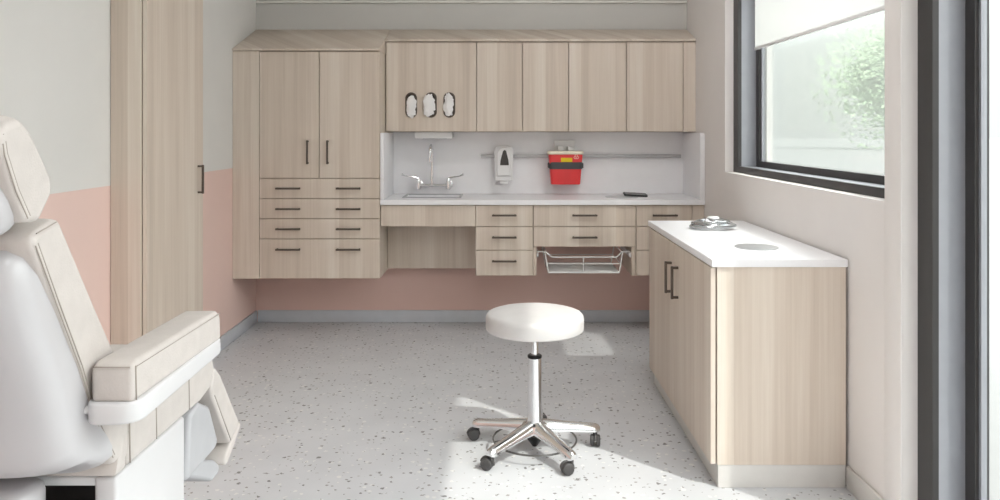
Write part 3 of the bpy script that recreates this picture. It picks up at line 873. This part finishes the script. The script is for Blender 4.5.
# base
bsx = CR - .006
ped = MB()
ped.box(bsx - .045, bsx, 1.54, 1.875, .02, .684, .008, 3)
ped.box(CL + .006, CL + .051, 1.54, 1.875, .02, .684, .008, 3)
ped.box(CL + .04, bsx - .04, 1.545, 1.87, .664, .684, .004)
ped.build('base_housing', 'housing', t, 50)
box(CL + .053, bsx - .047, 1.72, 1.86, .03, .662).build('dark_cavity_back', 'dark', t)  # closes the cavity, its shade put into the dark colour
MB().prism(rrect(CL + .08, -.868, 1.43, 1.525, .045), 'z', .03, .70, .02, 3).build('lift_column', 'shell', t, 50)
box(CL + .04, bsx - .05, 1.42, 2.0, .0, .03, .006).build('floor_plate', 'grey_and_shade_plast', t)

# leg rest
lp = [(2.03, .695), (2.06, .745), (2.10, .712), (2.245, .536), (2.238, .520), (2.172, .495), (2.10, .588), (2.042, .668)]
lc = MB().prism(lp, 'x', CL + .01, CR - .0, .008, 3).build('leg_rest', 'vinyl', t, 40)
seam(lc, [(CR + .0005, 2.052, .672), (CR + .0005, 2.176, .505)], .0015)
MB().prism([(1.90, .675), (1.958, .688), (2.03, .652), (2.092, .540), (2.075, .522), (1.88, .520)], 'x', CL + .03, CR - .003, .012, 4).build('leg_rest_shell', 'grey_and_shade_plast', t, 50)  # white moulding, shade on its underside put into the grey
MB().prism([(2.150, .474), (2.262, .528), (2.274, .508), (2.158, .442), (2.135, .455)], 'x', CL + .01, CR - .002, .008, 3).build('foot_pad', 'vinyl', t, 40)
MB().prism([(1.86, .588), (2.10, .482), (2.138, .452), (2.128, .434), (2.08, .432), (1.86, .545)], 'x', CL + .03, CR - .015, .009, 3).build('foot_plate', 'grey_and_shade_plast', t, 50)  # grey darkened to carry the shade below the leg rest
MB().box(CM - .18, CM + .18, 1.86, 1.93, .53, .66).build('leg_rest_hinge', 'dark', t)

# ------------------------------------------------------------------ unseen ceiling panels, added to fill the room with light
for i, (x, y) in enumerate(((.85, 3.3), (.3, -.2))):
    t = thing('fill_ceiling_light', (x, y, ZC), ('added square fill light on the ceiling nearest the back wall', 'added square fill light on the ceiling near the camera', 'added square fill light on the ceiling behind the camera')[i], 'fill light', 'added square fill lights out of view')
    f_ = MB(); s_ = .36
    for q in ((x - s_, x + s_, y - s_, y - s_ + .03), (x - s_, x + s_, y + s_ - .03, y + s_), (x - s_, x - s_ + .03, y - s_ + .03, y + s_ - .03), (x + s_ - .03, x + s_, y - s_ + .03, y + s_ - .03)):
        f_.box(*q, ZC - .03, ZC - .001, .003)
    f_.build('frame', 'plast', t)
    box(x - s_ + .031, x + s_ - .031, y - s_ + .031, y + s_ - .031, ZC - .022, ZC - .016).build('fill_diffuser', 'fill_lamp', t)

# ------------------------------------------------------------------ outside
struct(box(XO + .001, 90, -60, 140, -.3, -.12).build('ground_paving', 'paving'))
def tree(x, y, h, r, n, label, seed):
    rnd = random.Random(seed)
    t = thing('tree', (x, y, -.12), label, 'tree')
    MB().tube([(x, y, -.12), (x + .1, y, h * .4), (x, y + .1, h * .75)], .12, 10, rs=[.16, .12, .06]).build('trunk', 'bark', t)
    bm = bmesh.new()
    for _ in range(n):
        a, bb = rnd.uniform(0, 2 * math.pi), math.acos(rnd.uniform(-1, 1)); q = r * min(1.25, abs(rnd.gauss(0, .55)))
        c = Vector((x + q * math.sin(bb) * math.cos(a), y + q * math.sin(bb) * math.sin(a), h * .62 + q * 1.05 * math.cos(bb)))
        u = Vector((rnd.gauss(0, 1), rnd.gauss(0, 1), rnd.gauss(0, 1))).normalized(); v = u.orthogonal().normalized(); s_ = rnd.uniform(.13, .26)
        bm.faces.new([bm.verts.new(c + u * s_), bm.verts.new(c + v * s_ * .6), bm.verts.new(c - u * s_), bm.verts.new(c - v * s_ * .6)])
    m_ = MB(); m_.merge(bm); m_.build('foliage', 'leaf', t, 0)
tree(30.5, 61, 9.0, 4.6, 14000, 'blurred green tree outside the window at its near edge', 1)

# ------------------------------------------------------------------ light
wd = bpy.data.worlds.new('sky'); S.world = wd; wd.use_nodes = True
nt = wd.node_tree; bg = nt.nodes['Background']
tc = N(nt, 'ShaderNodeTexCoord'); sx = N(nt, 'ShaderNodeSeparateXYZ'); nt.links.new(tc.outputs['Generated'], sx.inputs[0])
nt.links.new(ramp(nt, sx.outputs['Z'], [(.0, (.84, .85, .845, 1)), (.1, (.91, .92, .92, 1)), (.5, (1, 1, 1, 1)), (1, (.93, .965, 1, 1))]), bg.inputs['Color'])
mr = N(nt, 'ShaderNodeMapRange'); mr.inputs['From Min'].default_value = .1; mr.inputs['From Max'].default_value = .5
mr.inputs['To Min'].default_value = 1.0; mr.inputs['To Max'].default_value = 4.4
nt.links.new(sx.outputs['Z'], mr.inputs['Value']); nt.links.new(mr.outputs[0], bg.inputs['Strength'])

sun = bpy.data.lights.new('sun', 'SUN'); sun.energy = 2.9; sun.angle = math.radians(.9); sun.color = (1, .965, .91)
so = bpy.data.objects.new('sun', sun); COL.objects.link(so)
so.rotation_euler = Vector((-.72, .69, -1.25)).to_track_quat('-Z', 'Y').to_euler(); so.location = (8, -8, 12)

# ------------------------------------------------------------------ camera
cam = bpy.data.cameras.new('camera'); co = bpy.data.objects.new('camera', cam); COL.objects.link(co)
co.location = (0, 0, EYE); co.rotation_euler = (math.radians(90), 0, 0)
cam.sensor_width = 36; cam.lens = 36 * F / 1000
cam.shift_x = (500 - CX) / 1000; cam.shift_y = -(250 - CY) / 1000
cam.clip_start = .02
S.camera = co
vs = S.view_settings
vs.view_transform = 'Standard'; vs.look = 'None'; vs.gamma = 1; vs.use_curve_mapping = False; vs.exposure = 0.43
